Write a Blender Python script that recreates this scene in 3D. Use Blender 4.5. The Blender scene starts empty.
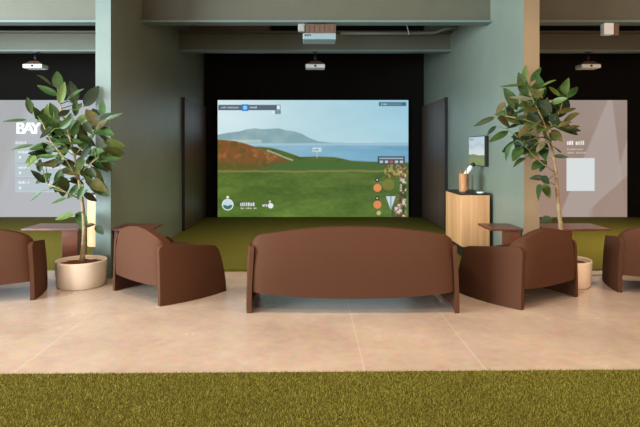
import bpy, bmesh, math, random
import numpy as np
from mathutils import Vector, Matrix, noise as mnoise

random.seed(7)
rng = np.random.default_rng(11)
SC = bpy.context.scene
COL = SC.collection
PI = math.pi
FPX, CX, CY, HC = 550.0, 310.0, 150.0, 1.45      # focal length in pixels, principal point, eye height


def at(px, py, d):
    return Vector(((px - CX) / FPX * d, d, HC - (py - CY) / FPX * d))


# ------------------------------------------------------------------ materials
def lin(c):
    return tuple(((v / 255) / 12.92 if v / 255 <= .04045 else ((v / 255 + .055) / 1.055) ** 2.4) for v in c)


def new_mat(name):
    m = bpy.data.materials.new(name)
    m.use_nodes = True
    nt = m.node_tree
    return m, nt, nt.nodes['Principled BSDF']


def mat(name, rgb, rough=.6, metal=0., var=0., scale=8., bump=0., bscale=None, stretch=None, spec=.5, rgb2=None, detail=4, sheen=0.):
    """plain procedural material: a base colour varied by noise, with an optional bump"""
    m, nt, b = new_mat(name)
    N, L = nt.nodes, nt.links
    b.inputs['Roughness'].default_value = rough
    b.inputs['Metallic'].default_value = metal
    b.inputs['Specular IOR Level'].default_value = spec
    b.inputs['Sheen Weight'].default_value = sheen
    c = lin(rgb)
    tc = N.new('ShaderNodeTexCoord')
    src = tc.outputs['Object']
    if stretch:
        mp = N.new('ShaderNodeMapping')
        mp.inputs['Scale'].default_value = stretch
        L.new(src, mp.inputs['Vector'])
        src = mp.outputs['Vector']
    nz = N.new('ShaderNodeTexNoise')
    nz.inputs['Scale'].default_value = scale
    nz.inputs['Detail'].default_value = detail
    L.new(src, nz.inputs['Vector'])
    cr = N.new('ShaderNodeValToRGB')
    cr.color_ramp.elements[0].position = .3
    cr.color_ramp.elements[1].position = .7
    a = lin(rgb2) if rgb2 else tuple(max(0, v * (1 - var)) for v in c)
    z = c if rgb2 else tuple(min(1, v * (1 + var)) for v in c)
    cr.color_ramp.elements[0].color = (*a, 1)
    cr.color_ramp.elements[1].color = (*z, 1)
    L.new(nz.outputs['Fac'], cr.inputs['Fac'])
    L.new(cr.outputs['Color'], b.inputs['Base Color'])
    if bump:
        n2 = N.new('ShaderNodeTexNoise')
        n2.inputs['Scale'].default_value = bscale or scale * 4
        n2.inputs['Detail'].default_value = 3
        L.new(src, n2.inputs['Vector'])
        bp = N.new('ShaderNodeBump')
        bp.inputs['Strength'].default_value = bump
        bp.inputs['Distance'].default_value = .01
        L.new(n2.outputs['Fac'], bp.inputs['Height'])
        L.new(bp.outputs['Normal'], b.inputs['Normal'])
    return m


def plank_mat(name, rgb, rgb2, rough=.45, width=.09, axis='X', grain=(30, 30, 1.2)):
    """vertical boards: each board its own tone, with grain along Z"""
    m, nt, b = new_mat(name)
    N, L = nt.nodes, nt.links
    tc = N.new('ShaderNodeTexCoord')
    sp = N.new('ShaderNodeSeparateXYZ')
    L.new(tc.outputs['Object'], sp.inputs[0])
    s = N.new('ShaderNodeMath'); s.operation = 'ADD'
    L.new(sp.outputs['X'], s.inputs[0]); L.new(sp.outputs['Y'], s.inputs[1])
    dv = N.new('ShaderNodeMath'); dv.operation = 'DIVIDE'; dv.inputs[1].default_value = width
    L.new(s.outputs[0], dv.inputs[0])
    fl = N.new('ShaderNodeMath'); fl.operation = 'FLOOR'
    L.new(dv.outputs[0], fl.inputs[0])
    wn = N.new('ShaderNodeTexWhiteNoise'); wn.noise_dimensions = '1D'
    L.new(fl.outputs[0], wn.inputs['W'])
    mp = N.new('ShaderNodeMapping'); mp.inputs['Scale'].default_value = grain
    L.new(tc.outputs['Object'], mp.inputs['Vector'])
    nz = N.new('ShaderNodeTexNoise'); nz.inputs['Scale'].default_value = 1.; nz.inputs['Detail'].default_value = 5
    L.new(mp.outputs[0], nz.inputs['Vector'])
    ad = N.new('ShaderNodeMath'); ad.operation = 'MULTIPLY_ADD'; ad.inputs[1].default_value = .45
    L.new(wn.outputs['Value'], ad.inputs[0]); L.new(nz.outputs['Fac'], ad.inputs[2])
    cr = N.new('ShaderNodeValToRGB')
    cr.color_ramp.elements[0].position = .35; cr.color_ramp.elements[1].position = 1.
    cr.color_ramp.elements[0].color = (*lin(rgb2), 1); cr.color_ramp.elements[1].color = (*lin(rgb), 1)
    L.new(ad.outputs[0], cr.inputs['Fac'])
    L.new(cr.outputs['Color'], b.inputs['Base Color'])
    b.inputs['Roughness'].default_value = rough
    return m


def screen_mat(name, strength):
    m, nt, b = new_mat(name)
    a = nt.nodes.new('ShaderNodeAttribute'); a.attribute_name = 'picture'
    b.inputs['Base Color'].default_value = (.03, .03, .03, 1)
    b.inputs['Roughness'].default_value = .9
    nt.links.new(a.outputs['Color'], b.inputs['Emission Color'])
    b.inputs['Emission Strength'].default_value = strength
    return m


def floor_mat():
    m, nt, b = new_mat('polished_concrete')
    N, L = nt.nodes, nt.links
    g = N.new('ShaderNodeNewGeometry')
    n1 = N.new('ShaderNodeTexNoise'); n1.inputs['Scale'].default_value = 1.3; n1.inputs['Detail'].default_value = 7; n1.inputs['Roughness'].default_value = .62
    n2 = N.new('ShaderNodeTexNoise'); n2.inputs['Scale'].default_value = 14; n2.inputs['Detail'].default_value = 5
    L.new(g.outputs['Position'], n1.inputs['Vector']); L.new(g.outputs['Position'], n2.inputs['Vector'])
    r1 = N.new('ShaderNodeValToRGB')
    e = r1.color_ramp.elements
    e[0].position = .3; e[0].color = (*lin((156, 136, 121)), 1)
    e[1].position = .72; e[1].color = (*lin((182, 163, 147)), 1)
    L.new(n1.outputs['Fac'], r1.inputs['Fac'])
    mx = N.new('ShaderNodeMix'); mx.data_type = 'RGBA'; mx.blend_type = 'OVERLAY'; mx.inputs['Factor'].default_value = .22
    L.new(r1.outputs['Color'], mx.inputs[6]); L.new(n2.outputs['Color'], mx.inputs[7])
    # saw-cut joints: thin pale-filled lines running away from the eye
    sp = N.new('ShaderNodeSeparateXYZ'); L.new(g.outputs['Position'], sp.inputs[0])
    prev = None
    for xj in (-1.93, .36, 1.16, 3.4):
        s = N.new('ShaderNodeMath'); s.operation = 'SUBTRACT'; s.inputs[1].default_value = xj
        L.new(sp.outputs['X'], s.inputs[0])
        ab = N.new('ShaderNodeMath'); ab.operation = 'ABSOLUTE'; L.new(s.outputs[0], ab.inputs[0])
        lt = N.new('ShaderNodeMath'); lt.operation = 'LESS_THAN'; lt.inputs[1].default_value = .007
        L.new(ab.outputs[0], lt.inputs[0])
        if prev:
            mm = N.new('ShaderNodeMath'); mm.operation = 'MAXIMUM'
            L.new(prev, mm.inputs[0]); L.new(lt.outputs[0], mm.inputs[1]); prev = mm.outputs[0]
        else:
            prev = lt.outputs[0]
    ml = N.new('ShaderNodeMath'); ml.operation = 'MULTIPLY'; ml.inputs[1].default_value = .28
    L.new(prev, ml.inputs[0])
    mj = N.new('ShaderNodeMix'); mj.data_type = 'RGBA'; mj.inputs[7].default_value = (*lin((200, 184, 168)), 1)
    L.new(ml.outputs[0], mj.inputs['Factor']); L.new(mx.outputs[2], mj.inputs[6])
    # scattered paler patches
    n3 = N.new('ShaderNodeTexNoise'); n3.inputs['Scale'].default_value = 3.2; n3.inputs['Detail'].default_value = 8; n3.inputs['Roughness'].default_value = .7
    L.new(g.outputs['Position'], n3.inputs['Vector'])
    r3 = N.new('ShaderNodeValToRGB'); r3.color_ramp.elements[0].position = .62; r3.color_ramp.elements[1].position = .72
    r3.color_ramp.elements[1].color = (.35, .35, .35, 1)
    L.new(n3.outputs['Fac'], r3.inputs['Fac'])
    mp = N.new('ShaderNodeMix'); mp.data_type = 'RGBA'; mp.inputs[7].default_value = (*lin((206, 192, 178)), 1)
    L.new(r3.outputs['Color'], mp.inputs['Factor']); L.new(mj.outputs[2], mp.inputs[6])
    L.new(mp.outputs[2], b.inputs['Base Color'])
    rr = N.new('ShaderNodeMapRange'); rr.inputs['To Min'].default_value = .16; rr.inputs['To Max'].default_value = .34
    L.new(n1.outputs['Fac'], rr.inputs['Value']); L.new(rr.outputs[0], b.inputs['Roughness'])
    return m


def turf_blade_mat(name, c1, c2, rough=.75):
    m, nt, b = new_mat(name)
    a = nt.nodes.new('ShaderNodeAttribute'); a.attribute_name = 'tone'
    cr = nt.nodes.new('ShaderNodeValToRGB')
    cr.color_ramp.elements[0].color = (*lin(c1), 1); cr.color_ramp.elements[1].color = (*lin(c2), 1)
    nt.links.new(a.outputs['Fac'], cr.inputs['Fac'])
    nt.links.new(cr.outputs['Color'], b.inputs['Base Color'])
    b.inputs['Roughness'].default_value = rough
    b.inputs['Specular IOR Level'].default_value = .2
    return m


M = dict(
    sage=mat('sage_green_paint', (110, 118, 106), .42, var=.05, scale=2.5, bump=.05, bscale=60),
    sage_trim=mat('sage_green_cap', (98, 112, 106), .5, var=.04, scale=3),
    cap_tan=mat('tan_cap', (126, 106, 80), .5, var=.05, scale=3),  # tan tint puts warm light into the colour of the right wall end
    steel=mat('painted_steel', (88, 86, 70), .5, var=.06, scale=3),
    black=mat('black_cloth', (16, 12, 10), .9, var=.2, scale=5, spec=.2),
    ceil=mat('dark_ceiling', (40, 34, 28), .9, var=.15, scale=2, spec=.2),
    hall=mat('hall_plaster', (190, 180, 165), .8, var=.04, scale=2),
    floor=floor_mat(),
    turf=mat('bay_turf', (102, 94, 30), .9, scale=55, bump=.6, bscale=160, rgb2=(74, 74, 22), spec=.15, detail=6),
    turf_base=mat('turf_backing', (70, 64, 20), .95, var=.2, scale=40, spec=.1),
    strip=mat('pale_edge_strip', (168, 155, 144), .35, var=.05, scale=4),
    fabric=mat('brown_wool_fabric', (70, 40, 23), .85, var=.10, scale=220, bump=.25, bscale=500, spec=.2),
    fabric_dark=mat('brown_wool_seat', (62, 36, 21), .85, var=.10, scale=220, bump=.25, bscale=500, spec=.2),
    pot=mat('cream_ceramic', (206, 188, 168), .4, var=.04, scale=6),
    soil=mat('soil', (84, 50, 34), .95, var=.4, scale=40, bump=.8, bscale=70, spec=.1),
    bark=mat('pale_bark', (146, 120, 88), .75, scale=9, bump=.3, bscale=30, rgb2=(100, 86, 56), stretch=(1, 1, 3)),
    leaf=mat('leaf_green', (54, 78, 36), .46, scale=14, rgb2=(38, 60, 28), spec=.3),
    leaf_light=mat('leaf_light_green', (82, 98, 44), .46, scale=14, rgb2=(66, 82, 38), spec=.3),
    leaf_brown=mat('leaf_rusty', (78, 70, 32), .48, scale=14, rgb2=(58, 56, 26), spec=.3),
    leaf_dark=mat('leaf_dark_green', (34, 50, 27), .46, scale=14, rgb2=(26, 38, 22), spec=.3),
    oak=plank_mat('oak_boards', (214, 168, 122), (176, 124, 80), .45, .095, grain=(22, 22, 1.)),
    walnut=mat('walnut_veneer', (104, 58, 38), .32, scale=3, rgb2=(80, 42, 28), stretch=(2, 10, 10)),
    slat=plank_mat('dark_slats', (92, 72, 62), (50, 38, 34), .42, .045, grain=(25, 25, .8)),
    dark=mat('black_plastic', (20, 18, 17), .45, var=.1, scale=10),
    white=mat('white_plastic', (226, 228, 226), .4, var=.03, scale=10),
    bluegrey=mat('blue_grey_plastic', (128, 148, 152), .4, var=.03, scale=10),
    grey=mat('grey_plastic', (150, 148, 142), .45, var=.04, scale=10),
    bracket=mat('bronze_bracket', (104, 80, 66), .45, var=.1, scale=10, metal=.3),
    duct=mat('duct_metal', (112, 92, 80), .5, var=.08, scale=4, metal=.2),
    pipe=mat('grey_pipe', (128, 124, 112), .5, var=.05, scale=4),
    lens=mat('lens_glass', (14, 16, 20), .08, var=.1, scale=4),
    wicker=mat('tan_wood_holder', (190, 138, 92), .5, scale=6, rgb2=(158, 104, 64), stretch=(8, 8, 1)),
    screen=screen_mat('projected_light', .95),
    screen_side=screen_mat('projected_light_side', 1.0),
    tvscreen=screen_mat('monitor_light', .8),
    blades=turf_blade_mat('turf_blades', (86, 80, 18), (148, 136, 52)),
)
# clear acrylic
mg, nt, b = new_mat('clear_acrylic')
b.inputs['Base Color'].default_value = (.95, .96, .95, 1); b.inputs['Roughness'].default_value = .08
b.inputs['Transmission Weight'].default_value = 1.; b.inputs['IOR'].default_value = 1.2
M['acrylic'] = mg


# ------------------------------------------------------------------ builders
def obj(name, me, m=None, parent=None, smooth=False, bevel=0., segs=2, angle=40, sub=0):
    if isinstance(me, bmesh.types.BMesh):
        bm = me
        bmesh.ops.recalc_face_normals(bm, faces=bm.faces)
        me = bpy.data.meshes.new(name)
        bm.to_mesh(me); bm.free()
    o = bpy.data.objects.new(name, me)
    COL.objects.link(o)
    for mm in (m if isinstance(m, (list, tuple)) else [m] if m else []):
        me.materials.append(mm)
    if parent:
        o.parent = parent
    if smooth:
        me.shade_smooth()
    if bevel:
        md = o.modifiers.new('bevel', 'BEVEL'); md.width = bevel; md.segments = segs
        md.limit_method = 'ANGLE'; md.angle_limit = math.radians(angle); md.harden_normals = False
        me.shade_smooth()
        wn = o.modifiers.new('wn', 'WEIGHTED_NORMAL'); wn.keep_sharp = False
    if sub:
        md = o.modifiers.new('sub', 'SUBSURF'); md.levels = sub; md.render_levels = sub
    return o


def tag(o, label=None, cat=None, group=None, kind=None):
    if label: o['label'] = label
    if cat: o['category'] = cat
    if group: o['group'] = group
    if kind: o['kind'] = kind
    return o


def thing(name, label, cat, loc=(0, 0, 0), rz=0., group=None):
    o = bpy.data.objects.new(name, None)
    o.empty_display_size = .1
    COL.objects.link(o)
    o.location = loc; o.rotation_euler = (0, 0, rz)
    return tag(o, label, cat, group)


def copy_tree(o, parent=None):
    c = o.copy(); COL.objects.link(c)
    if parent: c.parent = parent
    for ch in list(o.children):
        copy_tree(ch, c)
    return c


def box(bm, x0, x1, y0, y1, z0, z1):
    vs = [bm.verts.new(p) for p in ((x0, y0, z0), (x1, y0, z0), (x1, y1, z0), (x0, y1, z0),
                                    (x0, y0, z1), (x1, y0, z1), (x1, y1, z1), (x0, y1, z1))]
    for f in ((3, 2, 1, 0), (4, 5, 6, 7), (0, 1, 5, 4), (1, 2, 6, 5), (2, 3, 7, 6), (3, 0, 4, 7)):
        bm.faces.new([vs[i] for i in f])


def bx(*a):
    bm = bmesh.new(); box(bm, *a); return bm


def lathe(bm, prof, n=40, c=(0, 0, 0)):
    rings = []
    for r, z in prof:
        if r < 1e-5:
            rings.append([bm.verts.new((c[0], c[1], c[2] + z))])
        else:
            rings.append([bm.verts.new((c[0] + r * math.cos(2 * PI * k / n), c[1] + r * math.sin(2 * PI * k / n), c[2] + z)) for k in range(n)])
    for a, q in zip(rings, rings[1:]):
        for k in range(n):
            k2 = (k + 1) % n
            if len(a) == 1 and len(q) == 1: continue
            if len(a) == 1: bm.faces.new((a[0], q[k], q[k2]))
            elif len(q) == 1: bm.faces.new((a[k], a[k2], q[0]))
            else: bm.faces.new((a[k], a[k2], q[k2], q[k]))


def tube(bm, pts, rad, n=8, mi=0):
    pts = [Vector(p) for p in pts]
    rings = []
    for i, p in enumerate(pts):
        t = (pts[min(i + 1, len(pts) - 1)] - pts[max(i - 1, 0)]).normalized()
        a = t.orthogonal().normalized() if abs(t.z) < .95 else Vector((1, 0, 0))
        a = (a - t * a.dot(t)).normalized()
        q = t.cross(a)
        r = rad[i] if isinstance(rad, (list, tuple)) else rad
        rings.append([bm.verts.new(p + (a * math.cos(2 * PI * k / n) + q * math.sin(2 * PI * k / n)) * r) for k in range(n)])
    for a, q in zip(rings, rings[1:]):
        for k in range(n):
            bm.faces.new((a[k], a[(k + 1) % n], q[(k + 1) % n], q[k])).material_index = mi
    bm.faces.new(rings[0][::-1]); bm.faces.new(rings[-1])


def slab(fn_a, fn_b, nu, nv, us=None):
    """a closed slab between two surfaces given over (u, v) in 0..1"""
    bm = bmesh.new()
    us = us or [i / nu for i in range(nu + 1)]
    nu = len(us) - 1
    A = [[bm.verts.new(fn_a(u, j / nv)) for j in range(nv + 1)] for u in us]
    B = [[bm.verts.new(fn_b(u, j / nv)) for j in range(nv + 1)] for u in us]
    for i in range(nu):
        for j in range(nv):
            bm.faces.new((A[i][j], A[i + 1][j], A[i + 1][j + 1], A[i][j + 1]))
            bm.faces.new((B[i][j], B[i][j + 1], B[i + 1][j + 1], B[i + 1][j]))
    for i in range(nu):
        bm.faces.new((A[i][0], B[i][0], B[i + 1][0], A[i + 1][0]))
        bm.faces.new((A[i][nv], A[i + 1][nv], B[i + 1][nv], B[i][nv]))
    for j in range(nv):
        bm.faces.new((A[0][j], A[0][j + 1], B[0][j + 1], B[0][j]))
        bm.faces.new((A[nu][j], B[nu][j], B[nu][j + 1], A[nu][j + 1]))
    return bm


def cosu(n):
    return [(1 - math.cos(PI * i / n)) / 2 for i in range(n + 1)]


def struct(name, bm, m, bevel=0.):
    return tag(obj(name, bm, m, bevel=bevel), kind='structure')


# ------------------------------------------------------------------ the setting
XL, XR = -2.246, 2.415            # inner faces of the two partitions
TW = .172                         # partition thickness
DF, DB = 6.2, 11.65               # partition fronts, back wall
PH = .03                          # turf platform height
CEIL = 4.05
struct('floor', bx(-9, 9, -6, DB + .2, -.15, 0), M['floor'])
struct('ceiling', bx(-9, 9, -6, DB + .2, CEIL, CEIL + .15), M['ceil'])
struct('wall_back', bx(-9, 9, DB + .02, DB + .2, 0, CEIL), M['black'])
for s, nm, x0, x1, cap in ((-1, 'wall_left', XL - TW, XL, M['sage_trim']), (1, 'wall_right', XR, XR + TW, M['cap_tan'])):
    struct(nm, bx(x0, x1, DF + .02, DB + .02, 0, CEIL), M['sage'])
    struct('trim_1' if s < 0 else 'trim_2', bx(x0, x1, DF, DF + .02, 0, CEIL), cap)
for nm, wn_, xa, xb in (('wall_far_left', 'window_3', -9.2, -9), ('wall_far_right', 'window_4', 9, 9.2)):
    bm = bmesh.new()
    box(bm, xa, xb, -6, -3.5, 0, CEIL); box(bm, xa, xb, 4.5, DB + .2, 0, CEIL); box(bm, xa, xb, -3.5, 4.5, 0, .5); box(bm, xa, xb, -3.5, 4.5, 3.5, CEIL)
    struct(nm, bm, M['hall'])
    bm = bmesh.new()
    for i in range(5):
        y = -3.5 + 8 * i / 4
        box(bm, xa + .06, xb - .06, y - .03, y + .03, .5, 3.5)
    box(bm, xa + .06, xb - .06, -3.5, 4.5, .5, .56); box(bm, xa + .06, xb - .06, -3.5, 4.5, 3.44, 3.5)
    struct(wn_, bm, M['dark'])
# rear hall wall with two big glazed openings behind the eye
bm = bmesh.new()
box(bm, -9, -7.5, -6.2, -6, 0, CEIL); box(bm, -1.5, 1.5, -6.2, -6, 0, CEIL); box(bm, 7.5, 9, -6.2, -6, 0, CEIL)
for x0, x1 in ((-7.5, -1.5), (1.5, 7.5)):
    box(bm, x0, x1, -6.2, -6, 0, .5); box(bm, x0, x1, -6.2, -6, 3.5, CEIL)
struct('wall_rear', bm, M['hall'])
for k, (x0, x1) in enumerate(((-7.5, -1.5), (1.5, 7.5))):
    bm = bmesh.new()
    for i in range(5):
        x = x0 + (x1 - x0) * i / 4
        box(bm, x - .03, x + .03, -6.14, -6.06, .5, 3.5)
    box(bm, x0, x1, -6.14, -6.06, .5, .56); box(bm, x0, x1, -6.14, -6.06, 3.44, 3.5); box(bm, x0, x1, -6.14, -6.06, 1.97, 2.03)
    struct('window_%d' % (k + 1), bm, M['dark'])
# turf floors of the three bays, and the pale strip in front of them
for nm, x0, x1 in (('turf_floor', XL, XR), ('turf_floor', -9, XL - TW), ('turf_floor', XR + TW, 9)):
    struct(nm, bx(x0, x1, 6.56, DB + .02, 0.001, PH), M['turf'])
struct('trim_3', bx(-9, XL - TW, 6.36, 6.56, .0005, .012), M['strip'])
struct('trim_4', bx(XR + TW, 9, 6.36, 6.56, .0005, .012), M['strip'])


def ibeam(x0, x1, y, z, h, w=.20, tf=.03, tw=.016):
    bm = bmesh.new()
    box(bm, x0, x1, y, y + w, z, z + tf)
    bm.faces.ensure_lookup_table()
    for f_ in bm.faces: f_.material_index = 1  # paler tone paints in the daylight caught along the bottom flange
    box(bm, x0, x1, y, y + w, z + h - tf, z + h)
    box(bm, x0, x1, y + w / 2 - tw / 2, y + w / 2 + tw / 2, z + tf, z + h - tf)
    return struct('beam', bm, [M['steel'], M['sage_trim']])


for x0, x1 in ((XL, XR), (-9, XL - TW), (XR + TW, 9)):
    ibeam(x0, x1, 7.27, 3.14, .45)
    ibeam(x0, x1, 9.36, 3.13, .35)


# ------------------------------------------------------------------ pictures on the screens (painted cell by cell)
def fbm(X, Y, sc, seed, octv=4):
    out = np.zeros_like(X); amp = 1.; tot = 0.
    r = np.random.default_rng(seed)
    for o in range(octv):
        g = r.random((64, 64))
        x = X / sc * 2 ** o; y = Y / sc * 2 ** o
        xi = np.floor(x).astype(int); yi = np.floor(y).astype(int)
        fx = x - xi; fy = y - yi
        fx = fx * fx * (3 - 2 * fx); fy = fy * fy * (3 - 2 * fy)
        v = (g[yi % 64, xi % 64] * (1 - fx) * (1 - fy) + g[yi % 64, (xi + 1) % 64] * fx * (1 - fy)
             + g[(yi + 1) % 64, xi % 64] * (1 - fx) * fy + g[(yi + 1) % 64, (xi + 1) % 64] * fx * fy)
        out += v * amp; tot += amp; amp *= .5
    return out / tot


class Painter:
    """a grid of coloured points; coordinates are those of the picture itself"""
    def __init__(s, x0, x1, y0, y1, nx, ny):
        s.x0, s.x1, s.y0, s.y1, s.nx, s.ny = x0, x1, y0, y1, nx, ny
        s.X, s.Y = np.meshgrid(np.linspace(x0, x1, nx), np.linspace(y0, y1, ny))
        s.C = np.zeros((ny, nx, 3))

    def put(s, mask, col, a=1.):
        col = np.array(col, float)
        mk = (np.clip(mask, 0, 1) * a)[..., None] if not isinstance(mask, bool) else a
        s.C = s.C * (1 - mk) + col * mk

    def rect(s, x0, x1, y0, y1, col, a=1.):
        e = .25
        mk = (np.clip((s.X - x0) / e + .5, 0, 1) * np.clip((x1 - s.X) / e + .5, 0, 1)
              * np.clip((s.Y - y0) / e + .5, 0, 1) * np.clip((y1 - s.Y) / e + .5, 0, 1))
        s.put(mk, col, a)

    def disc(s, x, y, r, col, a=1., ry=None):
        d = np.sqrt((s.X - x) ** 2 + ((s.Y - y) * r / (ry or r)) ** 2)
        s.put(np.clip((r - d) / .4 + .5, 0, 1), col, a)

    def below(s, pts, col, soft=.8, a=1., mul=1.):
        yy = np.interp(s.X, [p[0] for p in pts], [p[1] for p in pts])
        s.put(np.clip((s.Y - yy) / soft + .5, 0, 1) * mul, col, a)

    def scribble(s, x0, x1, y0, y1, col, pitch=1.6, seed=1, a=.9):
        r = np.random.default_rng(seed); x = x0
        while x < x1:
            w = pitch * (.35 + .5 * r.random())
            if r.random() < .88:
                s.rect(x, min(x + w, x1), y0 + (y1 - y0) * .25 * r.random(), y1, col, a)
            x += w + pitch * .3

    def mesh(s, name, width, height, m, parent, depth_name=None):
        """flat sheet in XZ, facing -Y, bottom centre at the origin"""
        nx, ny = s.nx, s.ny
        me = bpy.data.meshes.new(name)
        vx = np.linspace(-width / 2, width / 2, nx); vz = np.linspace(height, 0, ny)
        VX, VZ = np.meshgrid(vx, vz)
        co = np.stack([VX, np.zeros_like(VX), VZ], -1).reshape(-1, 3)
        idx = np.arange(nx * ny).reshape(ny, nx)
        q = np.stack([idx[1:, :-1], idx[1:, 1:], idx[:-1, 1:], idx[:-1, :-1]], -1).reshape(-1, 4)
        me.vertices.add(len(co)); me.vertices.foreach_set('co', co.ravel())
        me.loops.add(q.size); me.loops.foreach_set('vertex_index', q.ravel())
        me.polygons.add(len(q)); me.polygons.foreach_set('loop_start', np.arange(0, q.size, 4)); me.polygons.foreach_set('loop_total', np.full(len(q), 4))
        me.update(calc_edges=True)
        at_ = me.attributes.new('picture', 'FLOAT_COLOR', 'POINT')
        c = np.clip(s.C, 0, 255) / 255
        c = np.where(c <= .04045, c / 12.92, ((c + .055) / 1.055) ** 2.4)
        at_.data.foreach_set('color', np.concatenate([c, np.ones((*c.shape[:2], 1))], -1).astype(np.float32).ravel())
        o = obj(name, me, m, parent)
        return o


def golf_picture():
    P = Painter(218, 408, 99, 217, 476, 296)
    X, Y = P.X, P.Y
    fx = (X - 218) / 190
    n_big = fbm(X, Y * 2.2, 60, 3)
    # sky: pale at the left, clearer blue to the right
    t = np.clip((Y - 99) / 43, 0, 1)[..., None]
    lt = np.array((214, 234, 236)); rt = np.array((158, 208, 226))
    base = lt * (1 - fx[..., None]) + rt * fx[..., None]
    P.C = base * (1 - .30 * t) + np.array((188, 214, 222)) * .30 * t + ((n_big - .5) * 22)[..., None]
    # sea
    sea = np.array((150, 188, 206)) * (1 - fx[..., None]) + np.array((112, 166, 196)) * fx[..., None]
    P.put(np.clip((Y - 142) / .8 + .5, 0, 1), (0, 0, 0), 1)
    k = np.clip((Y - 142) / .8 + .5, 0, 1)[..., None]
    P.C += sea * k + (((fbm(X, Y * 6, 26, 5) - .5) * 26)[..., None]) * k
    P.put(np.exp(-((Y - 143.5) / 1.6) ** 2), (196, 216, 224), .55)
    # far hills
    hills = [(218, 134), (228, 132), (240, 130.5), (247, 128.5), (256, 127.5), (262, 128.5), (270, 128), (279, 127.5), (286, 129.5), (294, 130.5), (302, 133), (309, 137), (318, 140.5), (330, 142), (408, 142)]
    hm = np.clip((142.5 - Y) / .8 + .5, 0, 1) * (X < 332)
    hn = fbm(X, Y, 14, 9)
    P.below(hills, (134, 168, 176), mul=hm)
    P.below(hills, (164, 188, 188), mul=hm * np.clip((hn - .45) * 4, 0, 1), a=.6)
    P.put((X < 262) * np.exp(-((Y - 140.5) / 1.6) ** 2), (206, 216, 206), .7)
    P.put(((X > 344) * (X < 372)) * np.exp(-((Y - 141.3) / .7) ** 2), (206, 222, 226), .7)
    # green slope behind the dune and the coast to the right
    coast = [(218, 150), (258, 146), (270, 147), (282, 150), (294, 154), (300, 156.5), (318, 156), (334, 156.5), (342, 158), (352, 160.5), (372, 161.5), (408, 162)]
    gn = fbm(X, Y * 2, 12, 21)
    P.below(coast, (84, 104, 44))
    P.below(coast, (60, 80, 36), a=.8, mul=np.clip((gn - .5) * 5, 0, 1))
    P.below([(218, 165), (260, 163), (282, 161), (300, 160), (340, 160), (408, 164)], (72, 104, 50), 3)
    # rusty dune
    dune = [(218, 139), (226, 139.5), (236, 140.5), (246, 143), (256, 146.5), (264, 149.5), (272, 153), (282, 157.5), (292, 161), (293, 175), (408, 176)]
    dm = np.clip((np.interp(X, [218, 262, 276, 292], [171, 168, 163, 160]) - Y) / 3 + .5, 0, 1) * (X < 293)
    dn = fbm(X, Y * 1.5, 9, 33); d2 = fbm(X, Y, 5, 34)
    P.below(dune, (128, 84, 44), mul=dm)
    P.below(dune, (102, 84, 36), mul=dm * np.clip((dn - .46) * 6, 0, 1), a=.85)
    P.below(dune, (168, 112, 66), mul=dm * np.clip((d2 - .56) * 6, 0, 1), a=.7)
    P.below([(218, 160), (250, 163), (275, 162), (293, 160)], (84, 92, 40), 5, mul=dm, a=.75)
    yy = np.interp(X, [268, 276, 284, 292], [150, 153, 156.5, 159.5])
    P.put((X > 267) * (X < 293) * np.exp(-((Y - yy) / .8) ** 2), (206, 200, 190), .8)
    # lawn with the dry line across it
    P.put(np.clip((Y - 171) / 1.2 + .5, 0, 1), (0, 0, 0))
    k = np.clip((Y - 171) / 1.2 + .5, 0, 1)[..., None]
    t2 = np.clip((Y - 171) / 46, 0, 1)[..., None]
    ln = fbm(X * .5, Y * 2.2, 16, 41); l2 = fbm(X, Y * 2, 4, 42)
    P.C += k * (np.array((82, 106, 44)) * (1 - t2) + np.array((88, 116, 46)) * t2 + ((ln - .5) * 46)[..., None] * np.array((1, .9, .5)) + ((l2 - .5) * 22)[..., None])
    P.put(np.exp(-((Y - 170.8 - (fbm(X, Y, 12, 44) - .5) * 2) / 1.0) ** 2), (150, 138, 78), .75)
    # marker in the distance
    P.rect(312.5, 321.5, 147, 151, (226, 232, 232), .9); P.scribble(313.5, 320.5, 148, 150.2, (120, 136, 140), 1.4, 5)
    P.rect(316.7, 317.2, 151, 158, (230, 235, 235), .6)
    # top-left score bar
    P.rect(218.6, 280.5, 103.8, 109.2, (78, 92, 112), .92)
    P.scribble(221.5, 239, 105.6, 107.2, (214, 222, 228), 1.3, 2); P.scribble(250, 257, 105.4, 107.2, (226, 232, 236), 1.2, 3)
    P.rect(242, 248.6, 103.2, 110, (36, 134, 214)); P.disc(245.3, 106.6, 2.1, (150, 206, 240))
    P.rect(277, 280, 104.4, 108.4, (240, 240, 248)); P.rect(275, 281, 109.4, 113, (108, 138, 150), .9); P.rect(272.6, 274.6, 110.2, 112.4, (238, 244, 246))
    # top-right bar
    P.rect(378.5, 406, 101, 105, (70, 106, 126), .92); P.scribble(381, 387, 102.3, 103.8, (220, 230, 234), 1.2, 6); P.rect(401, 404.5, 101.8, 104.2, (40, 66, 84))
    P.rect(388, 404, 102.6, 103.4, (120, 160, 176), .8)
    # lower-left name plate
    P.disc(228, 204.5, 5.8, (236, 242, 244)); P.disc(228, 204.5, 5., (200, 222, 230))
    P.put((((X - 228) ** 2 + (Y - 204.5) ** 2) < 23) * (Y > 205.2 + .5 * np.sin(X)), (70, 112, 104)); P.disc(228, 197, 1.4, (236, 236, 220))
    P.rect(237, 256, 201.5, 206.2, (70, 84, 88), .55); P.scribble(238.5, 255.5, 202, 206, (240, 240, 240), 2.4, 8); P.scribble(241, 256.5, 207.2, 208.8, (226, 226, 220), 1.5, 9)
    P.rect(262, 268, 203, 207, (60, 76, 66), .7); P.scribble(262.5, 268, 203.6, 206.6, (236, 236, 240), 1.9, 10); P.disc(270.8, 205.6, 2.7, (238, 238, 244)); P.disc(270, 201.4, 1.1, (210, 214, 214))
    # map panel at the right
    mx = (X > 383.5) * (X < 406) * (Y > 162)
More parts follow.
